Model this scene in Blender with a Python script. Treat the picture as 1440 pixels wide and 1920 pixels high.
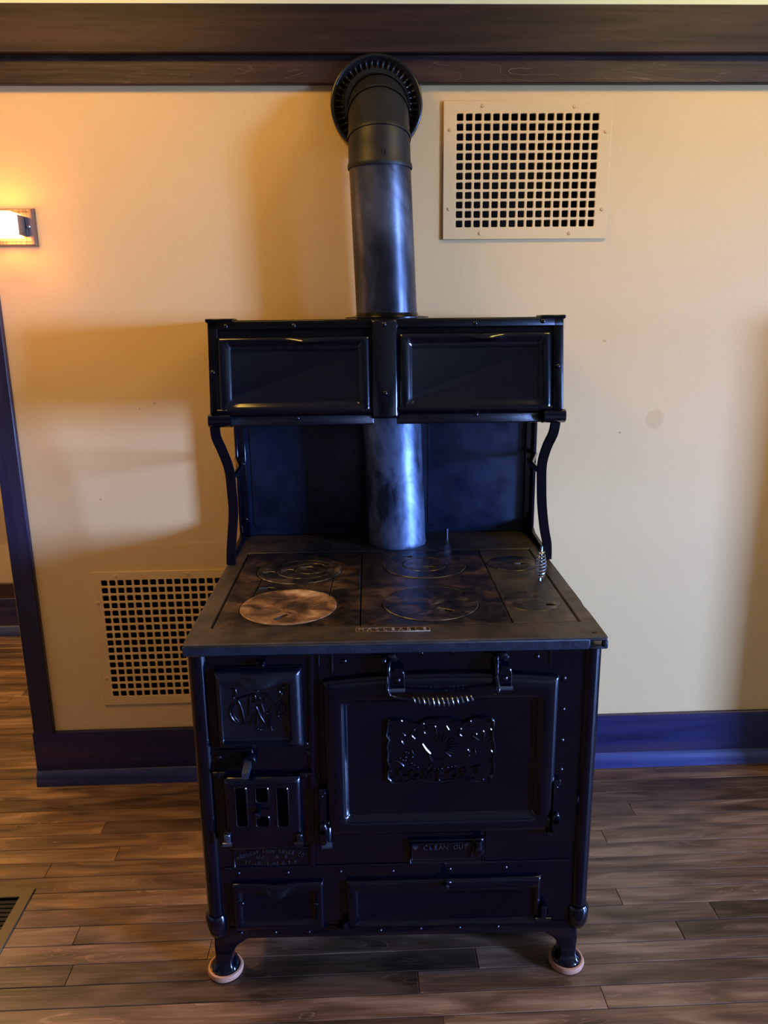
import bpy, bmesh, math, random
from mathutils import Vector, Matrix
random.seed(7)
PI = math.pi
for o in list(bpy.data.objects): bpy.data.objects.remove(o)
S = bpy.context.scene
COL = S.collection

# ------------------------------------------------------------------ camera
F_PX, PITCH, YAW, ROLL, CAM = 1444.8, .2457, .0364, -.012, Vector((0, -2.2613, 1.4676))
FW = Vector((math.sin(YAW)*math.cos(PITCH), math.cos(YAW)*math.cos(PITCH), -math.sin(PITCH)))
R0 = Vector((math.cos(YAW), -math.sin(YAW), 0)); U0 = R0.cross(FW)
RT = math.cos(ROLL)*R0 + math.sin(ROLL)*U0
UP = -math.sin(ROLL)*R0 + math.cos(ROLL)*U0
cd = bpy.data.cameras.new('camera'); cam = bpy.data.objects.new('camera', cd); COL.objects.link(cam)
cd.sensor_fit = 'VERTICAL'; cd.sensor_height = 36; cd.lens = F_PX*36/1920
cd.clip_start = .05
M = Matrix((RT, UP, -FW)).transposed().to_4x4(); M.translation = CAM; cam.matrix_world = M
S.camera = cam

# ------------------------------------------------------------------ light and exposure
S.view_settings.view_transform = 'Standard'; S.view_settings.look = 'None'
S.view_settings.gamma = 1; S.view_settings.use_curve_mapping = False
S.view_settings.exposure = 0.0
W = bpy.data.worlds.new('sky'); S.world = W; W.use_nodes = True
bg = W.node_tree.nodes['Background']; bg.inputs[0].default_value = (.235, .395, 1, 1); bg.inputs[1].default_value = 345.0
def area(name, loc, aim, sx, sy, col, power):
    l = bpy.data.lights.new(name, 'AREA'); l.shape = 'RECTANGLE'; l.size = sx; l.size_y = sy
    l.color = col; l.energy = power
    o = bpy.data.objects.new(name, l); COL.objects.link(o); o.location = loc
    o.rotation_euler = (Vector(aim)-Vector(loc)).to_track_quat('-Z', 'Z').to_euler()
    return o
# daylight: the sky outside enters by the two windows of the right-hand wall (portals guide the sampling)
for wy0, wy1, wz0, wz1 in ((-4.75, -3.45, .6, 1.98), (-2.0, -1.6, .4, 1.7)):
    o = area('window_portal', (6.06, (wy0+wy1)/2, (wz0+wz1)/2), (0, (wy0+wy1)/2, (wz0+wz1)/2), wz1-wz0, wy1-wy0, (1, 1, 1), 1)
    o.data.cycles.is_portal = True
# two added warm fills for the upper wall; lamp of the room beyond
area('added_warm_light', (1.25, -.85, 2.7), (1.25, -.85, 0), .8, .4, (1, .72, .16), 19)
area('added_warm_light', (-.9, -.80, 2.7), (-.9, -.80, 0), .8, .4, (1, .56, .11), 23)
area('hall_lamp_light', (-2.1, .5, 2.5), (-2.1, .5, 0), .4, .4, (1, .60, .24), 60)

# ------------------------------------------------------------------ measuring helpers (pixels of the photo -> points on real planes)
SO = Vector((.0737, -.8247, 0)); SY = -.0172
EX = Vector((math.cos(SY), math.sin(SY), 0)); EY = Vector((-math.sin(SY), math.cos(SY), 0)); EZ = Vector((0, 0, 1))
def ray(px, py): return FW + RT*((px-720)/F_PX) + UP*((960-py)/F_PX)
def WP(px, py, y):                      # world point on plane y
    d = ray(px, py); t = (y-CAM.y)/d.y; return CAM + d*t
def FP(px, py): 
    d = ray(px, py); return CAM + d*(-CAM.z/d.z)
def loc_ray(px, py):
    d = ray(px, py); o = CAM-SO
    return Vector((o.dot(EX), o.dot(EY), o.z)), Vector((d.dot(EX), d.dot(EY), d.z))
def SP(px, py, y):                      # stove-local (x, z) on plane y
    o, d = loc_ray(px, py); p = o + d*((y-o.y)/d.y); return p.x, p.z
def TP(px, py, z):                      # stove-local (x, y) on plane z
    o, d = loc_ray(px, py); p = o + d*((z-o.z)/d.z); return p.x, p.y

# ------------------------------------------------------------------ materials
MAT = {}
def nodes(name):
    m = bpy.data.materials.new(name); m.use_nodes = True; MAT[name] = m
    nt = m.node_tree; return m, nt, nt.nodes['Principled BSDF']
def N(nt, t, **kw):
    n = nt.nodes.new(t)
    for k, v in kw.items():
        if k.startswith('i_'): n.inputs[k[2:].replace('_', ' ')].default_value = v
        else: setattr(n, k, v)
    return n
def ramp(nt, src, stops):
    r = nt.nodes.new('ShaderNodeValToRGB'); e = r.color_ramp.elements
    while len(e) < len(stops): e.new(.5)
    for q, (p, c) in zip(e, stops): q.position = p; q.color = (*c, 1) if len(c) == 3 else c
    nt.links.new(src, r.inputs[0]); return r.outputs[0]
def bump(nt, b, src, strength, dist=.001):
    n = N(nt, 'ShaderNodeBump'); n.inputs['Strength'].default_value = strength; n.inputs['Distance'].default_value = dist
    nt.links.new(src, n.inputs['Height']); nt.links.new(n.outputs[0], b.inputs['Normal'])
def coords(nt, scale=(1, 1, 1), world=False, rnd=0):
    if world: src = N(nt, 'ShaderNodeNewGeometry').outputs['Position']
    else: src = N(nt, 'ShaderNodeTexCoord').outputs['Object']
    if rnd:
        oi = N(nt, 'ShaderNodeObjectInfo'); mm = N(nt, 'ShaderNodeVectorMath', operation='MULTIPLY_ADD')
        cx = N(nt, 'ShaderNodeCombineXYZ')
        for i in range(3): nt.links.new(oi.outputs['Random'], cx.inputs[i])
        nt.links.new(cx.outputs[0], mm.inputs[0]); mm.inputs[1].default_value = (rnd, rnd*.7, rnd*.3); nt.links.new(src, mm.inputs[2]); src = mm.outputs[0]
    mp = N(nt, 'ShaderNodeMapping'); mp.inputs['Scale'].default_value = scale
    nt.links.new(src, mp.inputs[0]); return mp.outputs[0]
def noise(nt, vec, scale, detail=4, rough=.55, dist=0):
    n = N(nt, 'ShaderNodeTexNoise'); n.inputs['Scale'].default_value = scale; n.inputs['Detail'].default_value = detail
    n.inputs['Roughness'].default_value = rough; n.inputs['Distortion'].default_value = dist
    nt.links.new(vec, n.inputs['Vector']); return n.outputs['Fac']
def mixc(nt, fac, a, b, mode='MIX'):
    n = N(nt, 'ShaderNodeMix', data_type='RGBA', blend_type=mode)
    for v, i in ((fac, 0), (a, 6), (b, 7)):
        if hasattr(v, 'links'): nt.links.new(v, n.inputs[i])
        else: n.inputs[i].default_value = v if i == 0 else (*v, 1)
    return n.outputs[2]
def plain(name, col, rough=.5, metal=0, spec=.5, bmp=0, bscale=60, coat=0):
    m, nt, b = nodes(name); b.inputs['Base Color'].default_value = (*col, 1); b.inputs['Roughness'].default_value = rough
    b.inputs['Metallic'].default_value = metal; b.inputs['Specular IOR Level'].default_value = spec
    b.inputs['Coat Weight'].default_value = coat; b.inputs['Coat Roughness'].default_value = .08
    if bmp: bump(nt, b, noise(nt, coords(nt), bscale, 3), bmp)
    return m
def mottled(name, stops, scale, rough=(.3, .6), metal=0, bmp=.1, bscale=80, stretch=(1, 1, 1), spec=.5):
    m, nt, b = nodes(name); v = coords(nt, stretch)
    f = noise(nt, v, scale, 7, .62, .6); nt.links.new(ramp(nt, f, stops), b.inputs['Base Color'])
    g = noise(nt, v, scale*2.3, 5); rr = N(nt, 'ShaderNodeMapRange'); rr.inputs[3].default_value = rough[0]; rr.inputs[4].default_value = rough[1]
    rr.inputs[1].default_value = .3; rr.inputs[2].default_value = .7
    nt.links.new(g, rr.inputs[0]); nt.links.new(rr.outputs[0], b.inputs['Roughness'])
    b.inputs['Metallic'].default_value = metal; b.inputs['Specular IOR Level'].default_value = spec
    if bmp: bump(nt, b, noise(nt, v, bscale, 5), bmp)
    return m
plain('enamel', (.0010, .0015, .004), .13, 0, .5, .05, 45)
plain('enamel_dull', (.0018, .0018, .002), .25, 0, .22, .08, 60)
plain('enamel_cast', (.002, .003, .006), .27, 0, .6, .5, 330)
plain('iron_bright', (.12, .14, .18), .3, .9, .5, .25, 90)
plain('spring_steel', (.30, .33, .36), .3, 1)
mottled('panel_steel', [(.3, (.003, .005, .012)), (.7, (.010, .018, .04))], 7, (.22, .5), .35, .05)
mottled('pipe_steel', [(.32, (.012, .014, .018)), (.5, (.045, .050, .06)), (.72, (.16, .18, .22))], 6, (.24, .42), .8, .08, 40, (1, 1, .55))
mottled('pipe_lit', [(.38, (.014, .022, .036)), (.48, (.06, .085, .135)), (.62, (.14, .19, .28))], 11, (.3, .5), .7, .08, 40, (1, 1, .6))  # brighter, bluer pipe steel: window highlight put into the mottled colour
plain('elbow_black', (.016, .016, .015), .48, .35, .4, .03, 200)
plain('collar_black', (.012, .013, .015), .24, .2, .6)
mottled('cook_top', [(.36, (.0035, .003, .003)), (.5, (.012, .009, .008)), (.6, (.040, .024, .014)), (.74, (.13, .085, .055))], 13, (.24, .5), .2, .3, 160)
mottled('skirt_iron', [(.35, (.006, .008, .013)), (.7, (.022, .026, .036))], 16, (.35, .5), .2, .7, 230)
plain('brass_worn', (.30, .21, .12), .45, .6, .5, .2, 90)
mottled('cook_rim', [(.34, (.012, .011, .010)), (.62, (.045, .033, .022)), (.8, (.10, .07, .045))], 12, (.35, .55), .2, .5, 190)
mottled('lid_iron', [(.36, (.004, .004, .005)), (.52, (.016, .013, .012)), (.62, (.05, .036, .028)), (.76, (.15, .11, .085))], 22, (.22, .5), .3, .25, 170)
mottled('lid_rusty', [(.32, (.018, .009, .004)), (.44, (.075, .036, .016)), (.55, (.20, .105, .050)), (.7, (.48, .34, .23))], 17, (.4, .65), .1, .3, 170)
plain('lawn', (.05, .07, .03), .9)
plain('soot', (.0006, .0006, .0006), .9, 0, 0)  # plain black for gaps; on the draft slots it paints the shade
plain('duct', (.006, .008, .010), .7, 0, .2)
plain('clay', (.40, .19, .10), .45, 0, .4, .1, 60)
plain('nickel', (.50, .47, .44), .3, 1, .5)
mottled('nickel_brushed', [(.3, (.10, .09, .10)), (.7, (.42, .38, .38))], 5, (.3, .5), 1, .1, 80, (30, 1, .8))
plain('bronze', (.085, .060, .026), .45, .4, .5, .1, 60)
plain('register_black', (.003, .0035, .006), .55, 0, .2, .2, 60)
# painted plaster
def plaster(name, col, stain=None):
    m, nt, b = nodes(name); v = coords(nt, world=True)
    c = mixc(nt, noise(nt, v, 3, 5), tuple(x*.95 for x in col), tuple(min(1, x*1.04) for x in col))
    if stain:
        for (sx, sz, rx, rz, amount, tint) in stain:
            mp = N(nt, 'ShaderNodeMapping'); mp.vector_type = 'TEXTURE'
            mp.inputs['Location'].default_value = (sx, 0, sz); mp.inputs['Scale'].default_value = (rx, 1e3, rz); nt.links.new(v, mp.inputs[0])
            nz = N(nt, 'ShaderNodeTexNoise'); nz.inputs['Scale'].default_value = 30; nt.links.new(v, nz.inputs[0])
            ad = N(nt, 'ShaderNodeVectorMath', operation='MULTIPLY_ADD'); nt.links.new(nz.outputs['Color'], ad.inputs[0]); ad.inputs[1].default_value = (.5, 0, .5); nt.links.new(mp.outputs[0], ad.inputs[2])
            sb = N(nt, 'ShaderNodeVectorMath', operation='SUBTRACT'); nt.links.new(ad.outputs[0], sb.inputs[0]); sb.inputs[1].default_value = (.25, 0, .25)
            ln = N(nt, 'ShaderNodeVectorMath', operation='LENGTH'); nt.links.new(sb.outputs[0], ln.inputs[0])
            k = ramp(nt, ln.outputs['Value'], [(.8, (amount,)*3), (1.0, (0, 0, 0))])
            c = mixc(nt, k, c, tint)
    nt.links.new(c, b.inputs['Base Color']); b.inputs['Roughness'].default_value = .55; b.inputs['Specular IOR Level'].default_value = .3
    bump(nt, b, noise(nt, v, 55, 6, .6), .12, .004)
    return m
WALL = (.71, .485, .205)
plaster('wall_paint', WALL, [(.905, 1.165, .030, .033, .6, (.58, .37, .14)), (.738, 1.397, .006, .004, .8, (.5, .3, .1)), (.80, 1.125, .004, .003, .8, (.3, .2, .1)),
                             (-.585, 1.235, .004, .003, .7, (.3, .2, .1)), (-.63, 1.22, .003, .003, .7, (.3, .2, .1)), (-.77, .95, .003, .003, .7, (.25, .15, .1))])
plain('vent_paint', WALL, .5, 0, .35, .1, 120)
plaster('frieze_paint', (.84, .92, .62))
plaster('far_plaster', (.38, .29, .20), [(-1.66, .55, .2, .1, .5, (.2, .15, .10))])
plaster('ceiling_paint', (.80, .74, .60))
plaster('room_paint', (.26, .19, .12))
# woods: stained trim and floor boards
def wood(name, dark, mid, light, sc=(1.2, 20, 20), rough=.35, rnd=9, tone=.3, spec=.5, fine=.12, lines=.35, freq=9, lcol=None):
    m, nt, b = nodes(name); v = coords(nt, sc, True, rnd)
    f = noise(nt, v, 1.6, 3, .45, .7)
    v2 = coords(nt, tuple(q*(1.6 if q < 3 else 7) for q in sc), True, rnd)
    g = noise(nt, v2, 1.6, 4, .6)
    ml = N(nt, 'ShaderNodeMath', operation='MULTIPLY_ADD'); nt.links.new(g, ml.inputs[0]); ml.inputs[1].default_value = .35; nt.links.new(f, ml.inputs[2])
    c = ramp(nt, ml.outputs[0], [(.45, dark), (.68, mid), (.92, light)])
    k = N(nt, 'ShaderNodeMath', operation='MULTIPLY'); nt.links.new(f, k.inputs[0]); k.inputs[1].default_value = freq
    fr_ = N(nt, 'ShaderNodeMath', operation='FRACT'); nt.links.new(k.outputs[0], fr_.inputs[0])
    line = ramp(nt, fr_.outputs[0], [(0, (0, 0, 0)), (.42, (0, 0, 0)), (.5, (1, 1, 1)), (.54, (0, 0, 0))])
    br = noise(nt, coords(nt, (3, 6, 6), True, rnd), 2.2, 3)
    lm = N(nt, 'ShaderNodeMath', operation='MULTIPLY'); nt.links.new(line, lm.inputs[0]); nt.links.new(ramp(nt, br, [(.45, (0, 0, 0)), (.7, (lines,)*3)]), lm.inputs[1])
    c = mixc(nt, lm.outputs[0], c, lcol or tuple(min(1, x*1.9) for x in light))
    if tone:
        oi = N(nt, 'ShaderNodeObjectInfo')
        t = ramp(nt, oi.outputs['Random'], [(0, (1-tone,)*3), (.5, (1, 1, 1)), (1, (1+tone*.5,)*3)])
        c = mixc(nt, 1.0, c, t, 'MULTIPLY')
    nt.links.new(c, b.inputs['Base Color']); b.inputs['Roughness'].default_value = rough; b.inputs['Specular IOR Level'].default_value = spec
    bump(nt, b, ml.outputs[0], fine, .003)
    return m
wood('trim_wood', (.010, .006, .0055), (.026, .013, .010), (.055, .026, .017), (1.0, 16, 16), .5, 3, 0, .25)
wood('trim_grain', (.010, .006, .0055), (.030, .015, .011), (.065, .032, .021), (1.6, 12, 12), .42, 3, 0, .35, .4, .9, 14, (.20, .13, .09))
wood('trim_wood_upright', (.010, .006, .0055), (.026, .013, .010), (.055, .026, .017), (16, 16, 1), .38, 3, 0)
wood('base_wood_bluelit', (.006, .008, .034), (.012, .015, .062), (.045, .024, .045), (1.0, 16, 16), .33, 3, 0)  # dark stained wood with the blue window light mixed into its colour
wood('casing_wood', (.007, .006, .016), (.014, .011, .030), (.028, .018, .036), (16, 16, 1), .4, 3, 0)
wood('shoe_wood_bluelit', (.012, .016, .060), (.026, .036, .120), (.06, .06, .15), (1.0, 18, 18), .35, 3, 0)  # lighter copy of the baseboard wood, blue light on the moulding painted in
wood('plank_wood', (.034, .018, .009), (.115, .062, .031), (.235, .140, .074), (2.6, 15, 15), .34, 40, .55, .5, .2, .5, 7)
# glowing glass of the sconce
m, nt, b = nodes('lamp_glass'); b.inputs['Base Color'].default_value = (.9, .85, .75, 1)
b.inputs['Emission Color'].default_value = (1, .36, .07, 1); b.inputs['Emission Strength'].default_value = 25

# ------------------------------------------------------------------ mesh helpers
def finish(me, mat, smooth=38):
    if mat: me.materials.append(MAT[mat])
    if smooth:
        me.shade_smooth(); me.set_sharp_from_angle(angle=math.radians(smooth))
    return me
def link(name, me, parent=None):
    o = bpy.data.objects.new(name, me); COL.objects.link(o); o.parent = parent; return o
def obj(name, bm, mat, parent=None, smooth=38):
    bmesh.ops.recalc_face_normals(bm, faces=bm.faces)
    me = bpy.data.meshes.new(name); bm.to_mesh(me); bm.free()
    return link(name, finish(me, mat, smooth), parent)
def tag(o, label, cat, group=None, kind=None):
    o['label'] = label; o['category'] = cat
    if group: o['group'] = group
    if kind: o['kind'] = kind
    return o
def struct(o, label, cat): return tag(o, label, cat, kind='structure')
def empty(name, loc=(0, 0, 0), rz=0):
    o = bpy.data.objects.new(name, None); COL.objects.link(o); o.location = loc; o.rotation_euler = (0, 0, rz); o.empty_display_size = .1; return o
def box(bm, x0, x1, y0, y1, z0, z1, bev=0, seg=1):
    vs = [bm.verts.new((x, y, z)) for x in (x0, x1) for y in (y0, y1) for z in (z0, z1)]
    fs = [bm.faces.new([vs[i] for i in q]) for q in ((0, 1, 3, 2), (4, 6, 7, 5), (0, 4, 5, 1), (2, 3, 7, 6), (0, 2, 6, 4), (1, 5, 7, 3))]
    if bev:
        es = list({e for f in fs for e in f.edges})
        bmesh.ops.bevel(bm, geom=es, offset=bev, segments=seg, profile=.5, affect='EDGES', clamp_overlap=True)
    return bm
def B(*a, **k): return box(bmesh.new(), *a, **k)
def loft(bm, loops, cap0=True, cap1=True, closed=True):
    L = [[bm.verts.new(p) for p in lp] for lp in loops]
    n = len(L[0])
    for a, b in zip(L, L[1:]):
        for i in range(n if closed else n-1):
            j = (i+1) % n
            bm.faces.new((a[i], a[j], b[j], b[i]))
    if cap0: bm.faces.new(L[0][::-1])
    if cap1: bm.faces.new(L[-1])
    return bm
def rr(x0, x1, z0, z1, r, y, m=8, c=4, fn=None):
    """rounded rectangle in the xz plane at depth y, m points per edge"""
    pts = []
    cs = [((x1-r, z0+r), -PI/2), ((x1-r, z1-r), 0), ((x0+r, z1-r), PI/2), ((x0+r, z0+r), PI)]
    for k, ((cx, cz), a0) in enumerate(cs):
        arc = [(cx+r*math.cos(a0+PI/2*i/c), cz+r*math.sin(a0+PI/2*i/c)) for i in range(c+1)]
        pts += arc
        (nx, nz), na = cs[(k+1) % 4]
        e = (nx+r*math.cos(na), nz+r*math.sin(na)); s = arc[-1]
        for i in range(1, m): pts.append((s[0]+(e[0]-s[0])*i/m, s[1]+(e[1]-s[1])*i/m))
    P = [(x, y, z) for x, z in pts]
    return [fn(*p) for p in P] if fn else P
def panel(bm, spec, fn=None, m=8, keep=False):
    """spec: list of (x0,x1,z0,z1,r,y) nested loops, first is the back"""
    return loft(bm, [rr(*s, m=m, fn=fn if (fn is None or keep or i < len(spec)-2) else None) for i, s in enumerate(spec)])
def tube(bm, pts, r, n=8, caps=True, flat=1):
    pts = [Vector(p) for p in pts]; loops = []; N0 = None
    for i, p in enumerate(pts):
        t = (pts[min(i+1, len(pts)-1)]-pts[max(i-1, 0)]).normalized()
        if N0 is None:
            a = Vector((0, 0, 1)) if abs(t.z) < .9 else Vector((0, 1, 0)); N0 = t.cross(a).normalized()
        N0 = (N0-t*N0.dot(t)).normalized(); Bv = t.cross(N0)
        q = r[i] if isinstance(r, (list, tuple)) else r
        loops.append([p + (N0*math.cos(2*PI*k/n)+Bv*math.sin(2*PI*k/n)*flat)*q for k in range(n)])
    return loft(bm, loops, caps, caps)
def lathe(bm, prof, n=32, axis='z', at=(0, 0, 0), cap0=True, cap1=True):
    loops = []
    for r, h in prof:
        lp = []
        for k in range(n):
            c, s = r*math.cos(2*PI*k/n), r*math.sin(2*PI*k/n)
            lp.append({'z': (at[0]+c, at[1]+s, at[2]+h), 'y': (at[0]+c, at[1]-h, at[2]+s), 'x': (at[0]+h, at[1]+c, at[2]+s)}[axis])
        loops.append(lp)
    return loft(bm, loops, cap0, cap1)
def spline(pts, k=6):
    P = [Vector(p) for p in pts]; out = []
    for i in range(len(P)-1):
        a, b, c, d = P[max(i-1, 0)], P[i], P[i+1], P[min(i+2, len(P)-1)]
        for j in range(k):
            t = j/k
            out.append(.5*((2*b)+(c-a)*t+(2*a-5*b+4*c-d)*t*t+(3*b-a-3*c+d)*t**3))
    return out+[P[-1]]
def plate2d(outer, holes, thick, bev=0):
    """flat plate with holes in the xy plane, z from -thick/2 to thick/2"""
    cu = bpy.data.curves.new('t', 'CURVE'); cu.dimensions = '2D'; cu.fill_mode = 'BOTH'
    cu.extrude = thick/2-bev; cu.bevel_depth = bev; cu.bevel_resolution = 0; cu.offset = -bev
    for lp in [outer]+holes:
        sp = cu.splines.new('POLY'); sp.points.add(len(lp)-1); sp.use_cyclic_u = True
        for q, (x, y) in zip(sp.points, lp): q.co = (x, y, 0, 1)
    o = bpy.data.objects.new('t', cu); me = bpy.data.meshes.new_from_object(o)
    bpy.data.objects.remove(o); bpy.data.curves.remove(cu); return me
def text_mesh(s, size, depth, bev=0):
    cu = bpy.data.curves.new('t', 'FONT'); cu.body = s; cu.size = size; cu.extrude = depth; cu.align_x = 'CENTER'; cu.align_y = 'CENTER'; cu.resolution_u = 3
    o = bpy.data.objects.new('t', cu); me = bpy.data.meshes.new_from_object(o)
    bpy.data.objects.remove(o); bpy.data.curves.remove(cu); return me
def letters(s, place, size, depth, sx=1):
    """join single characters into one mesh; place(i,n) -> matrix"""
    bm = bmesh.new()
    for i, ch in enumerate(s):
        if ch == ' ': continue
        me = text_mesh(ch, size, depth); me.transform(place(i, len(s)) @ Matrix.Diagonal((sx, 1, 1, 1))); bm.from_mesh(me); bpy.data.meshes.remove(me)
    return bm
FRONT = Matrix.Rotation(PI/2, 4, 'X')     # xy drawing -> xz, facing -y
def circ(cx, cy, r, n=48, a0=0, a1=2*PI):
    return [(cx+r*math.cos(a0+(a1-a0)*i/n), cy+r*math.sin(a0+(a1-a0)*i/n)) for i in range(n)]
def mesh_obj(name, me, mat, parent=None, smooth=38): return link(name, finish(me, mat, smooth), parent)

# ------------------------------------------------------------------ the room
WY = .03                                   # face of the main wall
XR, XL, YR, ZC = 6.0, -3.0, -6.0, 2.75
up = [WP(832, 189, WY), WP(1147, 190, WY), WP(829, 449, WY), WP(1135, 448, WY)]
UX0, UX1, UZ0, UZ1 = (up[0].x+up[2].x)/2, (up[1].x+up[3].x)/2, (up[2].z+up[3].z)/2, (up[0].z+up[1].z)/2
PIT = .0249; HS = .0182                    # grille pitch and hole size
l0 = WP(190, 1088, WY); LX0, LZ1 = l0.x, l0.z      # first hole corner of lower grille
XE = WP(62, 1368, WY).x                    # left end of the wall
def wall_with_openings(name, x0, x1, z0, z1, openings, y0, y1, mat):
    xs = sorted({x0, x1, *[v for o in openings for v in o[:2]]}); zs = sorted({z0, z1, *[v for o in openings for v in o[2:]]})
    bm = bmesh.new()
    for a, b in zip(xs, xs[1:]):
        for c, d in zip(zs, zs[1:]):
            if any(o[0] <= a and b <= o[1] and o[2] <= c and d <= o[3] for o in openings): continue
            box(bm, a, b, y0, y1, c, d)
    bmesh.ops.remove_doubles(bm, verts=bm.verts, dist=1e-5)
    seen = {}
    for f in list(bm.faces): seen.setdefault(tuple(sorted(v.index for v in f.verts)), []).append(f)
    bm.verts.index_update(); seen = {}
    for f in bm.faces: seen.setdefault(frozenset(v.index for v in f.verts), []).append(f)
    bmesh.ops.delete(bm, geom=[f for v in seen.values() if len(v) > 1 for f in v], context='FACES')
    return obj(name, bm, mat, None, 0)
upper_open = (UX0+.02, UX1-.02, UZ0+.025, UZ1-.025)
lower_open = (LX0-.006, LX0+16*PIT, LZ1-16*PIT, LZ1+.006)
ZB = WP(720, 6, -.015).z
wall = wall_with_openings('wall_back', XE, XR+.1, -.02, ZB-.02, [upper_open, lower_open], WY, WY+.12, 'wall_paint')
struct(wall, 'tan painted plaster wall behind the black cook stove', 'wall')
fr = obj('wall_frieze', B(XL, XR+.1, WY, WY+.12, ZB-.02, ZC), 'frieze_paint'); struct(fr, 'pale cream strip of wall above the dark wooden beam', 'wall')
struct(obj('ceiling', B(XL, XR+.1, YR, 1.45, ZC, ZC+.05), 'ceiling_paint'), 'cream ceiling above the room', 'ceiling')
gd = obj('ground_outside', B(XR+.3, XR+30, -20, 16, -.5, -.3), 'lawn'); struct(gd, 'dark lawn outside the windows', 'ground')
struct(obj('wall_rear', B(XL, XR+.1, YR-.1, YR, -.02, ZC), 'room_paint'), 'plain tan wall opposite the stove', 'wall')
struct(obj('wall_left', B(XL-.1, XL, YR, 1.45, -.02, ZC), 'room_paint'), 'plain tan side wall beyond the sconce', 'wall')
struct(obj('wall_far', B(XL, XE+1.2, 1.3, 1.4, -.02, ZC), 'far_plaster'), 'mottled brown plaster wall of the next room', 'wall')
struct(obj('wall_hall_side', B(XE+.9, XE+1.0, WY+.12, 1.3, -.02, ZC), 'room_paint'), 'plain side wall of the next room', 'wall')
# right wall with its two windows
def side_wall():
    bm = bmesh.new(); wins = [(-4.75, -3.45, .6, 1.98), (-2.0, -1.6, .4, 1.7)]
    ys = sorted({YR, WY, *[v for w in wins for v in w[:2]]}); zs = sorted({-.02, ZC, *[v for w in wins for v in w[2:]]})
    for a, b in zip(ys, ys[1:]):
        for c, d in zip(zs, zs[1:]):
            if any(w[0] <= a and b <= w[1] and w[2] <= c and d <= w[3] for w in wins): continue
            box(bm, XR, XR+.1, a, b, c, d)
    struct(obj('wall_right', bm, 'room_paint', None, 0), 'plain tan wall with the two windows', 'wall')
    for k, (a, b, c, d) in enumerate(wins):
        w = empty('window_%d' % (k+1), (XR, (a+b)/2, c)); h = d-c; hw = (b-a)/2
        struct(w, ['wide window in the right-hand wall, near the rear corner', 'narrow window in the right-hand wall, near the stove wall'][k], 'window')
        f = bmesh.new()
        for q in ((-hw-.06, -hw+.02, -.06, h+.06), (hw-.02, hw+.06, -.06, h+.06), (-hw+.02, hw-.02, -.06, .02), (-hw+.02, hw-.02, h-.02, h+.06)): box(f, -.025, .09, q[0], q[1], q[2], q[3])
        obj('window_frame', f, 'trim_wood', w, 0)
        obj('glazing_bar', B(.03, .05, -hw+.02, hw-.02, h*.5-.012, h*.5+.012), 'trim_wood', w, 0)
side_wall()

# floor: every board near the stove is its own plank, the rest of the room joined
fl = obj('floor', B(XL, XR+.1, YR, 1.45, -.06, -.019), 'soot', None, 0); struct(fl, 'dark brown hardwood strip floor', 'floor')
PW, Y0 = .060, -.611; FXR = XR+.1
def plank_mesh(w=PW):
    bm = bmesh.new(); h = w/2-.0006
    loft(bm, [[(-.5, -h, -.018), (.5, -h, -.018), (.5, h, -.018), (-.5, h, -.018)], [(-.5, -h, -.0012), (.5, -h, -.0012), (.5, h, -.0012), (-.5, h, -.0012)],
              [(-.4985, -h+.0012, 0), (.4985, -h+.0012, 0), (.4985, h-.0012, 0), (-.4985, h-.0012, 0)]])
    bmesh.ops.recalc_face_normals(bm, faces=bm.faces); me = bpy.data.meshes.new('plank'); bm.to_mesh(me); bm.free(); me.materials.append(MAT['plank_wood']); return me
PM = plank_mesh()
restb = bmesh.new()
REG = FP(67, 1668)                          # back right corner of the floor register
RX1, RY1 = REG.x, REG.y; RX0, RY0 = RX1-.30, RY1-.26
k0 = math.ceil((-1.25-Y0)/PW); k1 = math.floor((1.28-Y0)/PW)
for k in range(math.ceil((YR-Y0)/PW), k1+2):
    yc = Y0+PW*(k+.5)
    if yc > 1.4: break
    x = XL+random.random()*-.9
    while x < FXR:
        ln = random.choice((.55, .8, .95, 1.15, 1.4, 1.6)); a, b = max(x, XL), min(x+ln, FXR); x += ln
        if b-a < .05: continue
        segs = [(a, b)]
        if RY0-PW/2 < yc < RY1+PW/2-.03:     # boards stop at the register
            segs = [s for s in ((a, min(b, RX0+.02)), (max(a, RX1-.02), b)) if s[1]-s[0] > .03]
        for (a2, b2) in segs:
            near = k >= k0 and b2 > -2.0 and a2 < 1.75
            if yc > WY and a2 > XE+.5: near = False
            if near:
                o = link('plank', PM, fl); o.location = ((a2+b2)/2, yc, 0); o.scale = (b2-a2-.0008, 1, 1)
            else: box(restb, a2, b2-.001, yc-PW/2+.0006, yc+PW/2-.0006, -.018, 0)
o = obj('plank_field', restb, 'plank_wood', fl, 0); o['kind'] = 'stuff'

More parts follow.
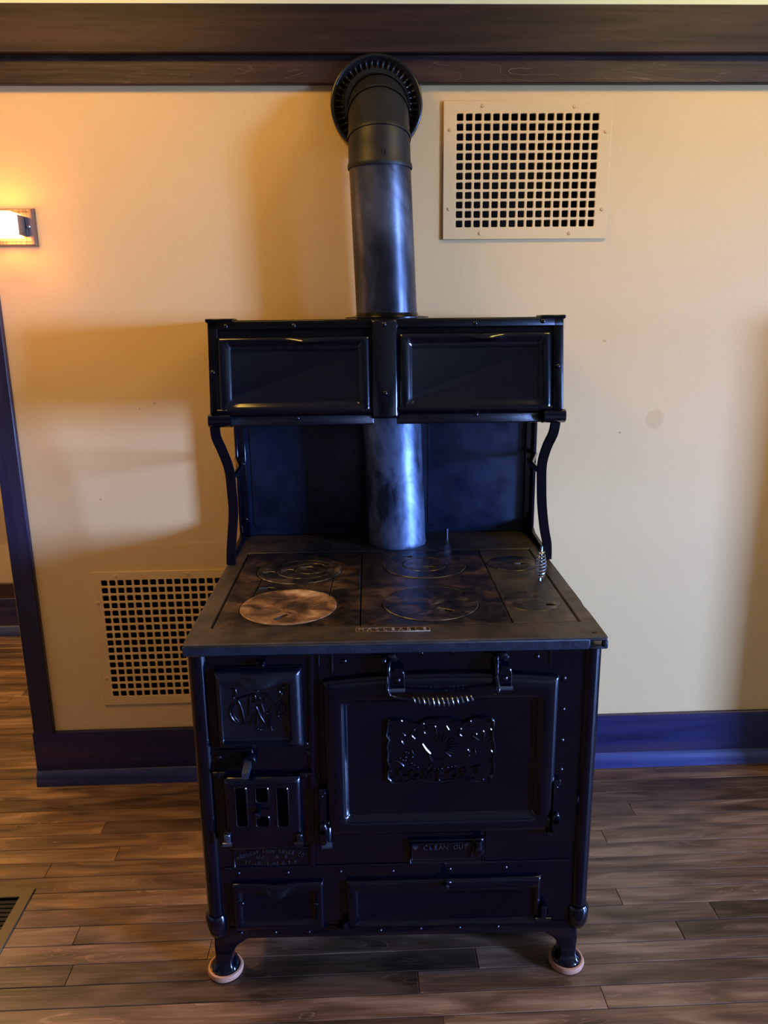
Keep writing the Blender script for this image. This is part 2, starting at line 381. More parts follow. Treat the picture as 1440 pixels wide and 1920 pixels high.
# dark beam of two boards, casing, baseboards
def wx(px, py, y): return WP(px, py, y).x
zl, zm = WP(720, 156, .008).z, WP(720, 99, -.015).z
struct(obj('trim_1', B(XE-.02, XR, .008, WY, zl, zm+.01, .002), 'trim_grain'), 'narrow lower board of the dark wooden beam', 'trim')
struct(obj('trim_2', B(XL, XR, -.015, WY, zm, ZB, .003), 'trim_wood'), 'wide upper board of the dark wooden beam', 'trim')
zbt = WP(900, 1350, .012).z
tr = obj('trim_3', B(wx(62, 1368, .012), wx(100, 1365, .012), .010, WY, zbt, zl, .003), 'casing_wood'); struct(tr, 'dark upright casing at the open end of the wall', 'trim')
def baseboard(name, x0, x1, y1, z1, label, par=None):
    bb = obj(name, B(x0, x1, y1-.016, y1, 0, z1, .002), 'base_wood_bluelit'); struct(bb, label, 'baseboard')
    bm = bmesh.new()
    prof = [(y1-.016, .0), (y1-.030, 0), (y1-.030, .012), (y1-.027, .030), (y1-.020, .046), (y1-.016, .05)]
    loft(bm, [[(x0, y, z) for y, z in prof], [(x1, y, z) for y, z in prof]])
    obj('shoe_molding', bm, 'shoe_wood_bluelit', bb)
    return bb
bb0 = wx(60, 1378, .014)
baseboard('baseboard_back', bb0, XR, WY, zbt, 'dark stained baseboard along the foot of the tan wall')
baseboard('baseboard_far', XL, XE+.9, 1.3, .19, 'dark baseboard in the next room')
struct(obj('baseboard_cap', B(XL, XE+.9, 1.285, 1.3, .19, .265, .003), 'trim_wood'), 'brown wooden rail above the baseboard of the next room', 'trim')

# ------------------------------------------------------------------ wall grilles
def screw_mesh():
    bm = bmesh.new(); r = .0048
    for s in (-1, 1):
        a0 = .16 if s > 0 else PI+.16; pts = [(r*math.cos(a0+(PI-.32)*i/8), r*math.sin(a0+(PI-.32)*i/8)) for i in range(9)]
        loft(bm, [[(x, 0, z) for x, z in pts], [(x, -.0012, z) for x, z in pts], [(x*.8, -.0022, z*.8+s*.0002) for x, z in pts]])
    lathe(bm, [(r*.95, 0), (r*.95, .0008)], 10, 'y')
    bmesh.ops.recalc_face_normals(bm, faces=bm.faces); me = bpy.data.meshes.new('screw'); bm.to_mesh(me); bm.free(); return finish(me, 'vent_paint')
SCREW = screw_mesh()
def sq(x, y, s, r=.0022):
    return [(x+r, y), (x+s-r, y), (x+s, y+r), (x+s, y+s-r), (x+s-r, y+s), (x+r, y+s), (x, y+s-r), (x, y+r)]
def grille(label, x0, x1, z0, z1, hx, hz, nc, nr, screws, th):
    root = empty('wall_grille', (x0, WY, z0)); tag(root, label, 'vent')
    w, h = x1-x0, z1-z0
    me = plate2d([(0, 0), (w, 0), (w, h), (0, h)], [sq(hx-x0+i*PIT, hz-z0+j*PIT, HS) for i in range(nc) for j in range(nr)], th, .0008)
    me.transform(Matrix.Translation((0, -th/2, 0)) @ FRONT); mesh_obj('perforated_plate', me, 'vent_paint', root, 0)
    for sx, sz, a in screws:
        o = link('screw', SCREW, root); o.location = (sx-x0, -th, sz-z0); o.rotation_euler = (0, a, 0)
    bm = bmesh.new(); d0, d1 = .004, .13
    a, b, c, d = hx-x0-.006, hx-x0+nc*PIT, hz-z0-.006, hz-z0+nr*PIT
    L = [[(a, y, c), (b, y, c), (b, y, d), (a, y, d)] for y in (d0, d1)]
    loft(bm, L, False, True); obj('duct', bm, 'duct', root, 0)
    return root
hx = (UX0+UX1)/2-(15*PIT+HS)/2; hz = (UZ0+UZ1)/2-(11*PIT+HS)/2
W_ = lambda px, py: (WP(px, py, WY).x, WP(px, py, WY).z)
scr = [(*W_(px, py), a) for px, py, a in ((904, 200, .9), (1076, 201, -.6), (843, 245, .3), (1134, 248, -.7), (841, 393, -.5), (1127, 393, 1.2), (899, 438, .2), (1066, 438, 1.3))]
grille('square-holed tan wall grille beside the stove pipe', UX0, UX1, UZ0, UZ1, hx, hz, 16, 12, scr, .008)
LB = LZ1-15*PIT-HS
scr = [(*W_(px, py), a) for px, py, a in ((217, 1079, .9), (352, 1075, -.6), (184, 1130, .3), (200, 1270, 1.))]
lx = WP(170, 1073, WY).x
grille('square-holed tan wall grille low behind the stove', lx, LX0+15*PIT+HS+.028, LB-.03, LZ1+.027, LX0, LB, 16, 16, scr, .004)

# ------------------------------------------------------------------ floor register
rg = empty('floor_register', ((RX0+RX1)/2, (RY0+RY1)/2, 0)); tag(rg, 'flat bronze-framed floor register with a dark grate', 'vent')
a, b = (RX1-RX0)/2, (RY1-RY0)/2; fw_ = .03
me = plate2d([(-a, -b), (a, -b), (a, b), (-a, b)], [[(-a+fw_, -b+fw_), (a-fw_, -b+fw_), (a-fw_, b-fw_), (-a+fw_, b-fw_)]], .005, .001)
me.transform(Matrix.Translation((0, 0, .0026))); mesh_obj('frame', me, 'bronze', rg, 0)
obj('pan', B(-a+.022, a-.022, -b+.022, b-.022, -.016, -.010), 'register_black', rg, 0)
for i in range(13):
    y = -b+.04+i*(2*b-.08)/12
    obj('slat', B(-a+.024, a-.024, y-.006, y+.006, -.009, -.002, .001), 'register_black', rg, 0)

# ------------------------------------------------------------------ wall sconce
p0, p1 = WP(57, 392, WY-.022), WP(65, 458, WY-.022)
sx1, sz1, sz0 = p0.x, p0.z, p1.z; sx0 = sx1-.128
sc = empty('wall_sconce', ((sx0+sx1)/2, WY, (sz0+sz1)/2)); tag(sc, 'small brushed metal wall sconce with a lit glass shade', 'lamp')
hw, hh = (sx1-sx0)/2, (sz1-sz0)/2
bm = bmesh.new(); panel(bm, [(-hw-.004, hw+.004, -hh-.004, hh+.004, .001, 0), (-hw-.004, hw+.004, -hh-.004, hh+.004, .001, -.004), (-hw, hw, -hh, hh, .001, -.022), (-hw+.006, hw-.006, -hh+.006, hh-.006, .001, -.022), (-hw+.008, hw-.008, -hh+.008, hh-.008, .001, -.019)], m=1)
obj('backplate', bm, 'nickel_brushed', sc, 30)
bm = bmesh.new()
for s in (-1, 1): box(bm, s*.045-.002, s*.045+.002, -.075, -.018, -.026, .026, .0005)
box(bm, -.047, .047, -.026, -.022, -.026, .026)
obj('bracket', bm, 'nickel', sc, 30)
bm = bmesh.new(); box(bm, -.041, .041, -.108, -.030, -.031, .031, .004, 2)
obj('glass_shade', bm, 'lamp_glass', sc)
bm = bmesh.new(); lathe(bm, [(.004, 0), (.005, .003), (.003, .005)], 12, 'y', (.053, -.019, 0)); obj('thumb_screw', bm, 'nickel', sc)

# ------------------------------------------------------------------ unseen cabinet right of the view, added to shade the end of the wall
CB = empty('shadow_cabinet', (1.93, -.185, 0)); tag(CB, 'tall dark wooden cabinet added out of view to shade the tan wall', 'cabinet')
obj('carcass', B(-.25, .25, -.185, .185, .06, 1.44, .004), 'trim_wood_upright', CB); obj('plinth', B(-.24, .24, -.17, .185, 0, .06), 'trim_wood', CB); obj('top', B(-.27, .27, -.20, .185, 1.44, 1.465, .004), 'trim_wood', CB)
for s in (-1, 1):
    d_ = obj('door', B(*sorted((s*.003, s*.242)), -.205, -.186, .08, 1.42, .003), 'trim_wood_upright', CB)
    bm = bmesh.new(); lathe(bm, [(.006, 0), (.006, .012), (.014, .018), (.012, .026), (.004, .029)], 16, 'y', (s*.03, -.205, .78)); obj('knob', bm, 'bronze', d_)

# ------------------------------------------------------------------ the cook stove (local frame: x right, y towards the wall, z up)
ST = empty('cook_stove', SO, SY); tag(ST, 'antique black enamelled wood cook stove with a raised warming closet', 'stove')
ZT, FY = .842, .03
def rivet_mesh(r=.0058, h=.0036):
    bm = bmesh.new(); lathe(bm, [(r, 0), (r, .0008), (r*.8, h*.6), (r*.4, h*.95)], 10, 'y'); bmesh.ops.recalc_face_normals(bm, faces=bm.faces)
    me = bpy.data.meshes.new('rivet'); bm.to_mesh(me); bm.free(); return finish(me, 'enamel', 60)
RIV = rivet_mesh()
def rivets(pts, y=FY, par=ST):
    for px, py in pts:
        x, z = SP(px, py, y); o = link('rivet', RIV, par); o.location = (x, y, z)
def f2(px, py, y=FY): return SP(px, py, y)

# body: sheet metal box with front plates
BX0, BX1 = -.400, .402
bm = bmesh.new(); box(bm, BX0, BX1, FY, .70, .112, .806, .004); obj('body', bm, 'enamel', ST)
for s, xx in ((-1, -.409), (1, .409)):
    pt = bmesh.new(); tube(pt, [(xx, .040, .165), (xx, .040, .45), (xx, .040, .812)], .0195, 20)
    post = obj('corner_post', pt, 'enamel', ST)
    cp = bmesh.new(); lathe(cp, [(.008, .112), (.017, .116), (.024, .130), (.0255, .150), (.0255, .168), (.0215, .174), (.018, .174)], 24, 'z', (xx, .040, 0)); obj('post_foot', cp, 'enamel', post)
    sp = B(*(sorted((xx-s*.012, xx+s*.002))), .05, .70, .118, .80, .003); obj('side_panel', sp, 'enamel', ST)

def bar(name, a, b, w, d, mat='enamel', par=ST, y=FY):
    """thin raised strip on the front between two photo points"""
    (x0, z0), (x1, z1) = f2(*a), f2(*b)
    bm = bmesh.new(); dx, dz = x1-x0, z1-z0; L = math.hypot(dx, dz); nx, nz = -dz/L*w/2, dx/L*w/2
    q = [(x0+nx, z0+nz), (x1+nx, z1+nz), (x1-nx, z1-nz), (x0-nx, z0-nz)]
    c = [(x0+nx*.4, z0+nz*.4), (x1+nx*.4, z1+nz*.4), (x1-nx*.4, z1-nz*.4), (x0-nx*.4, z0-nz*.4)]
    loft(bm, [[(x, y, z) for x, z in q], [(x, y-d*.6, z) for x, z in q], [(x, y-d, z) for x, z in c]]); return obj(name, bm, mat, par)
bar('seam_strip', (582, 1222), (586, 1625), .010, .004)
bar('seam_strip', (597, 1222), (600, 1500), .004, .003)
bar('seam_strip', (622, 1222), (622, 1262), .005, .003)
bar('seam_strip', (1032, 1212), (1032, 1248), .005, .003)
bar('seam_strip', (422, 1628), (1068, 1612), .006, .004)
bar('bottom_rail', (430, 1748), (1070, 1735), .030, .003)
rivets([(597, 1225), (645, 1240), (789, 1224), (848, 1222), (1007, 1231), (1059, 1215), (1057, 1272), (1055, 1330), (1053, 1388), (1051, 1443), (1117, 1213),
        (446, 1638), (538, 1637), (637, 1635), (735, 1634), (842, 1630), (947, 1627), (597, 1455), (574, 1395), (577, 1411)])
rivets([(451, 1750), (480, 1734), (515, 1749), (571, 1733), (578, 1748), (712, 1745), (787, 1742), (860, 1740), (932, 1738)], FY-.003)

def rect(px0, py0, px1, py1, y=FY):
    a, b, c, d = f2(px0, py0, y), f2(px1, py0, y), f2(px0, py1, y), f2(px1, py1, y)
    return (a[0]+c[0])/2, (b[0]+d[0])/2, (c[1]+d[1])/2, (a[1]+b[1])/2
def grow(r, d): return (r[0]-d, r[1]+d, r[2]-d, r[3]+d)
def pull(cx, hw, zt, depth, drop):
    """scalloped finger pull: deforms the upper lip of a pressed door"""
    def fn(x, y, z):
        u = (x-cx)/hw
        if abs(u) < 1:
            wz = max(0, 1-abs(z-zt)/.022); k = (math.cos(PI*u)+1)/2*wz
            return (x, y-depth*k, z-drop*k)
        return (x, y, z)
    return fn

# --- firebox door with the cast monogram
OR = rect(406, 1252, 568, 1398); IR = rect(418, 1278, 543, 1384)
bm = bmesh.new(); cxd = (OR[0]+OR[1])/2
fnp = pull(cxd+.003, .050, IR[3]+.004, .014, .006)
panel(bm, [(*OR, .004, FY), (*OR, .004, FY-.006), (*grow(OR, -.004), .004, FY-.014), (*grow(OR, -.013), .006, FY-.020), (*grow(IR, .004), .005, FY-.018), (*IR, .003, FY-.009), (*grow(IR, -.004), .003, FY-.008)], fn=fnp, m=24)
FD = obj('firebox_door', bm, 'enamel_cast', ST, 50)
def zoomed(x, y): return 400+x/7.579, 1240+y/7.579
def cast(par, strokes, y, conv, r, name, mat='enamel', smooth=True, n=6):
    bm = bmesh.new()
    for s in strokes:
        rad = r
        if isinstance(s, tuple): s, rad = s
        pts = [f2(*conv(*q), y) for q in s]; P = [(x, y, z) for x, z in pts]
        if len(P) == 1:
            lathe(bm, [(rad*1.5, 0), (rad*1.2, rad*.8), (rad*.5, rad*1.2)], 8, 'y', P[0])
        else:
            P = spline(P, 5) if len(P) > 2 else [P[0], (Vector(P[0])+Vector(P[1]))/2, P[1]]
            k = len(P); rs = [rad*(.55+.45*math.sin(PI*min(1, max(0, (i+.6)/k)))) for i in range(k)]
            tube(bm, P, rs, n)
    return obj(name, bm, mat, par, 60)
cast(FD, [[(300, 580), (238, 690), (262, 790), (330, 870), (420, 905)], [(310, 600), (275, 700), (300, 790), (360, 855)],
          ([(355, 560), (395, 660), (430, 790), (448, 890)], .0024), [(448, 890), (500, 780), (545, 660)], [(330, 550), (420, 505), (500, 490), (600, 455)], [(690, 455), (790, 490), (885, 565)],
          [(520, 490), (518, 620), (525, 760)], [(520, 500), (590, 480), (600, 560), (530, 590)], ([(610, 645), (660, 770), (735, 885)], .0024), ([(682, 605), (722, 725)], .0022), [(740, 505), (735, 575)],
          [(622, 760), (628, 905)], [(590, 770), (530, 900)], ([(885, 580), (840, 680), (812, 780), (808, 900), (838, 985)], .0022), [(735, 885), (790, 780), (850, 640)],
          [(250, 400), (310, 395), (325, 470), (285, 510), (320, 545)], [(985, 370), (940, 405), (950, 440), (975, 465), (930, 520)], [(890, 660), (940, 590), (985, 545)],
          [(1000, 620), (1025, 690), (985, 760), (930, 745), (915, 680), (950, 620), (1000, 620)], [(960, 660), (962, 715)], [(628, 480), (618, 520), (650, 560), (668, 530), (628, 480)],
          [(628, 420)], [(668, 388)], [(630, 962)], [(668, 970)], [(920, 775)], [(758, 735)], [(985, 372)]], FY-.0095, zoomed, .0019, 'monogram')
x, z = f2(490, 1243); bm = bmesh.new(); box(bm, x-.010, x+.010, FY-.016, FY, z-.006, z+.010, .003, 2); lathe(bm, [(.004, 0), (.006, .010), (.003, .016)], 10, 'y', (x+.004, FY-.010, z+.004)); obj('door_catch', bm, 'enamel', ST)
bar('seam_strip', (400, 1250), (566, 1247), .003, .004)

# --- grate shaker shaft on its little plate
pr = rect(405, 1404, 475, 1444); bm = bmesh.new(); box(bm, pr[0], pr[1], FY-.003, FY, pr[2], pr[3], .001); SH = obj('shaker_plate', bm, 'enamel_dull', ST)
x, z = f2(468, 1421); bm = bmesh.new(); lathe(bm, [(.016, 0), (.016, .014), (.0145, .017), (.010, .017), (.010, .008)], 20, 'y', (x, FY-.003, z), True, True); obj('shaft_boss', bm, 'enamel', SH)
bm = bmesh.new(); loft(bm, [[(x+a*.0075, FY-.010, z+b*.0075) for a, b in ((-1, -1), (1, -1), (1, 1), (-1, 1))], [(x-.003+a*.0065, FY-.050, z-.012+b*.0065) for a, b in ((-1, -1), (1, -1), (1, 1), (-1, 1))]]); obj('shaker_shaft', bm, 'iron_bright', SH, 20)
o = link('rivet', RIV, SH); q = f2(411, 1419); o.location = (q[0], FY-.003, q[1])

# --- draft door with three slots
DR = rect(424, 1449, 568, 1586)
bm = bmesh.new(); panel(bm, [(*DR, .010, FY), (*DR, .010, FY-.010), (*grow(DR, -.003), .010, FY-.017), (*grow(DR, -.010), .010, FY-.021), (*grow(DR, -.016), .010, FY-.0215)], m=4)
DD = obj('draft_door', bm, 'enamel', ST, 50)
def z8(x, y): return 400+x/6.545, 1390+y/6.545
for (a, b, c, d) in ((283, 572, 408, 1045), (525, 575, 668, 748), (532, 925, 680, 1045), (788, 575, 915, 1045)):
    r = rect(*z8(a, b), *z8(c, d), FY-.0215)
    bm = bmesh.new(); L = [(*grow(r, .003), .007, FY-.0216), (*grow(r, .0015), .006, FY-.0232), (*r, .005, FY-.0218), (*grow(r, -.0005), .005, FY-.0218)]
    loft(bm, [rr(*q, m=2) for q in L], False, False); sl = obj('slot_rim', bm, 'enamel', DD, 50)
    bm = bmesh.new(); bm.faces.new([bm.verts.new(p) for p in rr(*grow(r, -.0004), .005, FY-.0219, m=2)]); obj('slot', bm, 'soot', DD, 0)  # flat black face painted for the shade inside the opening
x, z = f2(*z8(545, 862), FY-.03); bm = bmesh.new(); lathe(bm, [(.004, 0), (.004, .010), (.0085, .014), (.0095, .020), (.007, .026), (.003, .028)], 16, 'y', (x, FY-.021, z)); box(bm, x, x+.022, FY-.026, FY-.0215, z-.002, z+.002); obj('draft_knob', bm, 'enamel', DD)
for px, py, w, h in ((428, 1573, .011, .030), (563, 1572, .011, .030)):
    x, z = f2(px, py, FY-.02); bm = bmesh.new(); box(bm, x-w/2-.003, x+w/2, FY-.028, FY-.004, z-h/2, z+h/2, .003, 2); tube(bm, [(x-w/2-.006, FY-.026, z-h*.3), (x+w/2+.002, FY-.026, z-h*.3)], .005, 10); box(bm, x-w/2-.002, x+w/2, FY-.029, FY-.02, z+h*.28, z+h*.5, .002); obj('hinge', bm, 'iron_bright' if px < 500 else 'enamel_cast', DD)
for px, py in ((411, 1446), (573, 1447)):
    x, z = f2(px, py); bm = bmesh.new(); tube(bm, [(x-.012, FY-.008, z), (x+.014, FY-.008, z)], .0042, 10); box(bm, x-.005, x+.004, FY-.012, FY, z-.012, z+.004, .002); obj('hinge_pin', bm, 'enamel', ST)

# --- maker's plate
NR = rect(438, 1588, 582, 1624); bm = bmesh.new()
panel(bm, [(*NR, .001, FY), (*NR, .001, FY-.0025), (*grow(NR, -.0015), .001, FY-.003), (*grow(NR, -.003), .001, FY-.0005), (*grow(NR, -.0035), .001, FY-.0005)], m=2)
NP = obj('maker_plate', bm, 'enamel', ST, 30)
cx, zc_, wN = (NR[0]+NR[1])/2, (NR[2]+NR[3])/2, NR[1]-NR[0]
def arc_place(cx, cz, width, sag):
    def f(i, n):
        u = (i+.5)/n-.5; a = -u*sag*7
        return Matrix.Translation((cx+u*width, FY-.0015, cz-sag*width*4*u*u)) @ FRONT @ Matrix.Rotation(a, 4, 'Z')
    return f
bm = letters('WROUGHT IRON RANGE CO.', arc_place(cx, NR[3]-.0095, wN*.92, .105), .0125, .0014, .62)
b2 = letters('No. A 8', arc_place(cx, zc_+.0005, wN*.42, 0), .0120, .0014, .9); t_ = bpy.data.meshes.new('t'); b2.to_mesh(t_); bm.from_mesh(t_); b2.free()
b2 = letters('ST.LOUIS,MO.U.S.A.', arc_place(cx, NR[2]+.0075, wN*.72, -.05), .0112, .0014, .66); t_ = bpy.data.meshes.new('t'); b2.to_mesh(t_); bm.from_mesh(t_); b2.free()
obj('lettering', bm, 'iron_bright', NP, 0)

# --- oven door
OV = rect(610, 1268, 1040, 1556); OI = rect(652, 1312, 1000, 1523)
oc, ohw = (OV[0]+OV[1])/2, (OV[1]-OV[0])/2
def arch(x, y, z):
    k = max(0, (z-(OV[3]-.05))/.05); u = (x-oc)/ohw
    return (x, y, z+.014*k*max(0, 1-u*u))
bm = bmesh.new()
panel(bm, [(*OV, .004, FY), (*OV, .004, FY-.008), (*grow(OV, -.003), .004, FY-.013), (*grow(OV, -.010), .006, FY-.016), (*grow(OI, .024), .014, FY-.0175), (*grow(OI, .014), .012, FY-.0165), (*grow(OI, .007), .010, FY-.0125), (*grow(OI, .002), .007, FY-.006), (*OI, .006, FY-.003), (*grow(OI, -.003), .006, FY-.0025)], fn=arch, m=18, keep=True)
OD = obj('oven_door', bm, 'enamel', ST, 50)
# ornate cast plaque
def z7(x, y): return 700+x/5.76, 1320+y/5.76
def z77(x, y): return 720+x/6.545, 1380+y/6.545
YP = FY-.005
plq = [(165, 155), (245, 158), (330, 155), (400, 180), (490, 205), (570, 150), (700, 140), (850, 140), (910, 175), (985, 185), (1040, 165), (1100, 130), (1180, 135), (1270, 135), (1310, 175), (1310, 260), (1295, 340), (1315, 430), (1318, 520), (1300, 600), (1315, 680), (1305, 770), (1250, 830), (1160, 835), (1080, 830), (1030, 800), (930, 795), (850, 815), (760, 838), (640, 840), (560, 825), (480, 812), (390, 820), (290, 860), (190, 850), (150, 800), (145, 730), (165, 680), (140, 600), (150, 520), (135, 450), (160, 380), (130, 330), (140, 250), (150, 190)]
pl = [f2(*z7(*q), YP) for q in plq]
mx, mz = sum(p[0] for p in pl)/len(pl), sum(p[1] for p in pl)/len(pl)
bm = bmesh.new()
sc_ = lambda k: [(mx+(x-mx)*k, mz+(z-mz)*k) for x, z in pl]
loft(bm, [[(x, y, z) for x, z in sc_(k)] for k, y in ((1.0, FY-.003), (1.0, FY-.008), (.985, FY-.0095), (.965, FY-.008), (.955, FY-.006))])
PQ = obj('oven_plaque', bm, 'enamel', OD, 50)
border = []
for i in range(30):                          # beaded scrolls running along the border
    t = i/30; n = len(plq); a = plq[int(t*n) % n]; c = plq[(int(t*n)+1) % n]; u = t*n-int(t*n)
    x, y = a[0]+(c[0]-a[0])*u, a[1]+(c[1]-a[1])*u; x = 725+(x-725)*.945; y = 490+(y-490)*.915
    ang = math.atan2(c[1]-a[1], c[0]-a[0])+(.9 if i % 2 else -.9)
    border.append([(x-24*math.cos(ang), y-24*math.sin(ang)), (x, y+6), (x+22*math.cos(ang+.8), y+22*math.sin(ang+.8))])
fan = []
for i in range(11):                          # the shell-shaped fan
    a = math.radians(-118+i*17.5); fan.append([(735+75*math.cos(a), 470+60*math.sin(a)), (745+165*math.cos(a), 460+125*math.sin(a))])
cast(PQ, border+fan+[([(530, 430), (570, 490), (620, 540)], .0026), ([(600, 520), (610, 580), (640, 620), (680, 612)], .0020), [(520, 265), (600, 238), (668, 240), (680, 320)], [(545, 300), (570, 325), (600, 295)],
      [(790, 235), (820, 280), (850, 275)], [(895, 245), (950, 270), (930, 320), (955, 345)], [(1020, 250), (1110, 270), (1195, 300), (1185, 425)], ([(1065, 300), (1115, 325), (1110, 350)], .0018), ([(1065, 345), (1140, 390)], .0024),
      [(380, 285), (445, 280), (410, 330), (450, 375)], [(310, 310), (345, 340)], [(305, 400), (325, 430)], [(415, 500), (430, 540), (460, 550)], [(1020, 490), (1040, 520)], [(1030, 555)], [(1090, 485), (1110, 540)], [(1120, 500), (1155, 510)], [(1070, 500), (1075, 540)],
      [(350, 520)], [(375, 530)], [(285, 585)], [(350, 575)], [(420, 575)], [(345, 610)], [(318, 605)], [(220, 605), (280, 630), (330, 670)], [(330, 670), (400, 685), (450, 705)], [(585, 710), (630, 655)], [(410, 640)], [(440, 660)], [(480, 685)], [(700, 590), (740, 590), (770, 580)],
      [(660, 695)], [(700, 700)], [(735, 695)], [(800, 685)], [(840, 675)], [(880, 672)]], YP-.0022, z7, .0016, 'relief', n=5)
wpl = f2(*z7(250, 740), YP)[0], f2(*z7(1200, 740), YP)[0]; zpl = f2(*z7(725, 745), YP)[1]
def wave(i, n):
    u = (i+.5)/n; return Matrix.Translation((wpl[0]+(wpl[1]-wpl[0])*u, FY-.0085, zpl+.010*(2*u-1)**2-.002)) @ FRONT @ Matrix.Rotation((2*u-1)*.35, 4, 'Z')
obj('lettering', letters('COMFORT', wave, .031, .0022, .95), 'enamel', PQ, 0)

# latches, bail handle
def z1(x, y): return 680+x/4.8, 1210+y/4.8
OH = []
for k, (xa, ya, xp, yp) in enumerate(((205, 110, 310, 320), (1205, 95, 1275, 300))):
    x, z = f2(*z1(xa, ya)); bm = bmesh.new()
    box(bm, x-.025, x+.020, FY-.004, FY, z-.001, z+.010, .0015); lathe(bm, [(.012, 0), (.012, .004), (.008, .006)], 6, 'y', (x+.013, FY-.003, z)); box(bm, x-.008, x+.001, FY-.022, FY, z-.024, z+.009, .002)
    obj('latch_keeper', bm, 'enamel', ST)
    x, z = f2(*z1(xp, yp), FY-.018); bm = bmesh.new()
    L = [[(x+.0155*math.cos(a)*s, FY-.016-d, z+.012+.0165*math.sin(a)*s) for a in [PI*i/10 for i in range(11)]]+[(x-.0155*s, FY-.016-d, z-.014), (x+.0155*s, FY-.016-d, z-.014)] for d, s in ((0, 1), (.004, 1), (.0055, .9))]
    loft(bm, L); box(bm, x-.021, x-.014, FY-.030, FY-.010, z-.018, z+.045, .002)
    H = obj('handle_bracket', bm, 'enamel', OD)
    o = link('rivet', RIV, H); o.location = (x, FY-.0215, z+.002); o.scale = (1.2, 1.2, 1.2)
    bm = bmesh.new(); tube(bm, [(x-.018, FY-.028, z-.016), (x+.016, FY-.028, z-.016)], .0048, 10); obj('pivot', bm, 'iron_bright', H)
YH = FY-.046
hp = [z1(*q) for q in ((215, 320), (222, 390), (245, 450), (300, 472), (430, 487), (600, 497), (720, 500), (860, 492), (1000, 470), (1120, 456), (1200, 440), (1225, 400), (1212, 310))]
hp3 = [(f2(*q, YH)[0], YH, f2(*q, YH)[1]) for q in hp]; hp3[0] = (hp3[0][0], FY-.03, hp3[0][2]); hp3[-1] = (hp3[-1][0], FY-.03, hp3[-1][2])
bm = bmesh.new(); tube(bm, spline(hp3, 6), .0033, 10); BH = obj('bail_handle', bm, 'enamel', OD)
A, Bq = Vector((f2(*z1(445, 488), YH)[0], YH, f2(*z1(445, 488), YH)[1])), Vector((f2(*z1(1005, 470), YH)[0], YH, f2(*z1(1005, 470), YH)[1]))
co = []
for i in range(13*12+1):
    t = i/(13*12); c = A.lerp(Bq, t); c.z -= .006*math.sin(PI*t)*1.0; rad = .0046+.0045*math.sin(PI*t); an = 2*PI*13*t
    co.append((c.x, c.y+rad*math.cos(an), c.z+rad*math.sin(an)))
bm = bmesh.new(); tube(bm, co, .0017, 6); obj('coil_grip', bm, 'spring_steel', BH)

def door_hinge(px, py0, py1, s):
    x, z1_ = f2(px, py0, FY-.012); z0 = f2(px, py1, FY-.012)[1]; h = z1_-z0; bm = bmesh.new()
    panel(bm, [(x-.009, x+.009, z0+h*.42, z1_, .003, FY), (x-.009, x+.009, z0+h*.42, z1_, .003, FY-.012), (x-.007, x+.007, z0+h*.43, z1_-.006, .002, FY-.018)], m=1)
    lo = [[(x+(-.010+.020*u)+s*.0, y, z) for u, y, z in q] for q in ()]
    ring = [(x+.011*math.cos(a), z0+h*.26+h*.20*math.sin(a)) for a in [2*PI*i/20 for i in range(20)]]
    loft(bm, [[(a, FY-.004, b) for a, b in ring], [(a, FY-.022, b) for a, b in ring], [(x+(a-x)*.8, FY-.025, z0+h*.26+(b-z0-h*.26)*.85) for a, b in ring]])
    hg = obj('door_hinge', bm, 'enamel', OD, 45)
    bm = bmesh.new(); lathe(bm, [(.0055, 0), (.0055, .0007)], 14, 'y', (x-.001, FY-.0252, z0+h*.32)); obj('hinge_hole', bm, 'soot', hg)
    bm = bmesh.new(); tube(bm, [(x-s*.004, FY-.016, z0+h*.06), (x+s*.018, FY-.016, z0+h*.05)], [.009, .0075], 12); box(bm, *sorted((x+s*.010, x+s*.016)), FY-.018, FY-.006, z0+h*.12, z0+h*.36, .002); obj('hinge_knuckle', bm, 'iron_bright' if s > 0 else 'enamel', hg)
    for zz in (z1_-.014, ):
        o = link('rivet', RIV, hg); o.location = (x-.001, FY-.0178, zz); o.scale = (.6,)*3
door_hinge(604, 1480, 1588, 1); door_hinge(1044, 1463, 1566, -1)

# --- clean-out cover
CR = rect(765, 1570, 908, 1617); bm = bmesh.new()
panel(bm, [(*CR, .002, FY), (*CR, .002, FY-.006), (*grow(CR, -.004), .002, FY-.007), (*grow(CR, -.006), .002, FY-.005), (*grow(CR, -.008), .002, FY-.005)], m=2); CO = obj('clean_out_cover', bm, 'enamel', ST, 30)
ca, cb = rect(772, 1577, 883, 1608)[:2]
bm = bmesh.new(); r = rect(770, 1575, 884, 1607); panel(bm, [(*r, .001, FY-.005), (*r, .001, FY-.010), (*grow(r, -.0015), .001, FY-.011), (*grow(r, -.003), .001, FY-.0085), (*grow(r, -.004), .001, FY-.0085)], m=2); CP = obj('slide_plate', bm, 'enamel', CO, 30)
zt_ = f2(835, 1588, FY-.009)[1]; xa, xb = f2(793, 1588, FY-.009)[0], f2(878, 1588, FY-.009)[0]
obj('lettering', letters('CLEAN OUT', lambda i, n: Matrix.Translation((xa+(xb-xa)*(i+.5)/n, FY-.010, zt_)) @ FRONT, .0165, .0016, .85), 'iron_bright', CP, 0)
x, z = f2(779, 1588, FY-.009); bm = bmesh.new(); loft(bm, [[(x-.008*s, FY-.0085-d, z+.003*s), (x+.008*s, FY-.0085-d, z+.004*s), (x+.003*s, FY-.0085-d, z-.007*s), (x-.004*s, FY-.0085-d, z-.006*s)] for d, s in ((0, 1), (.003, .8))]); obj('thumb_notch', bm, 'iron_bright', CP)
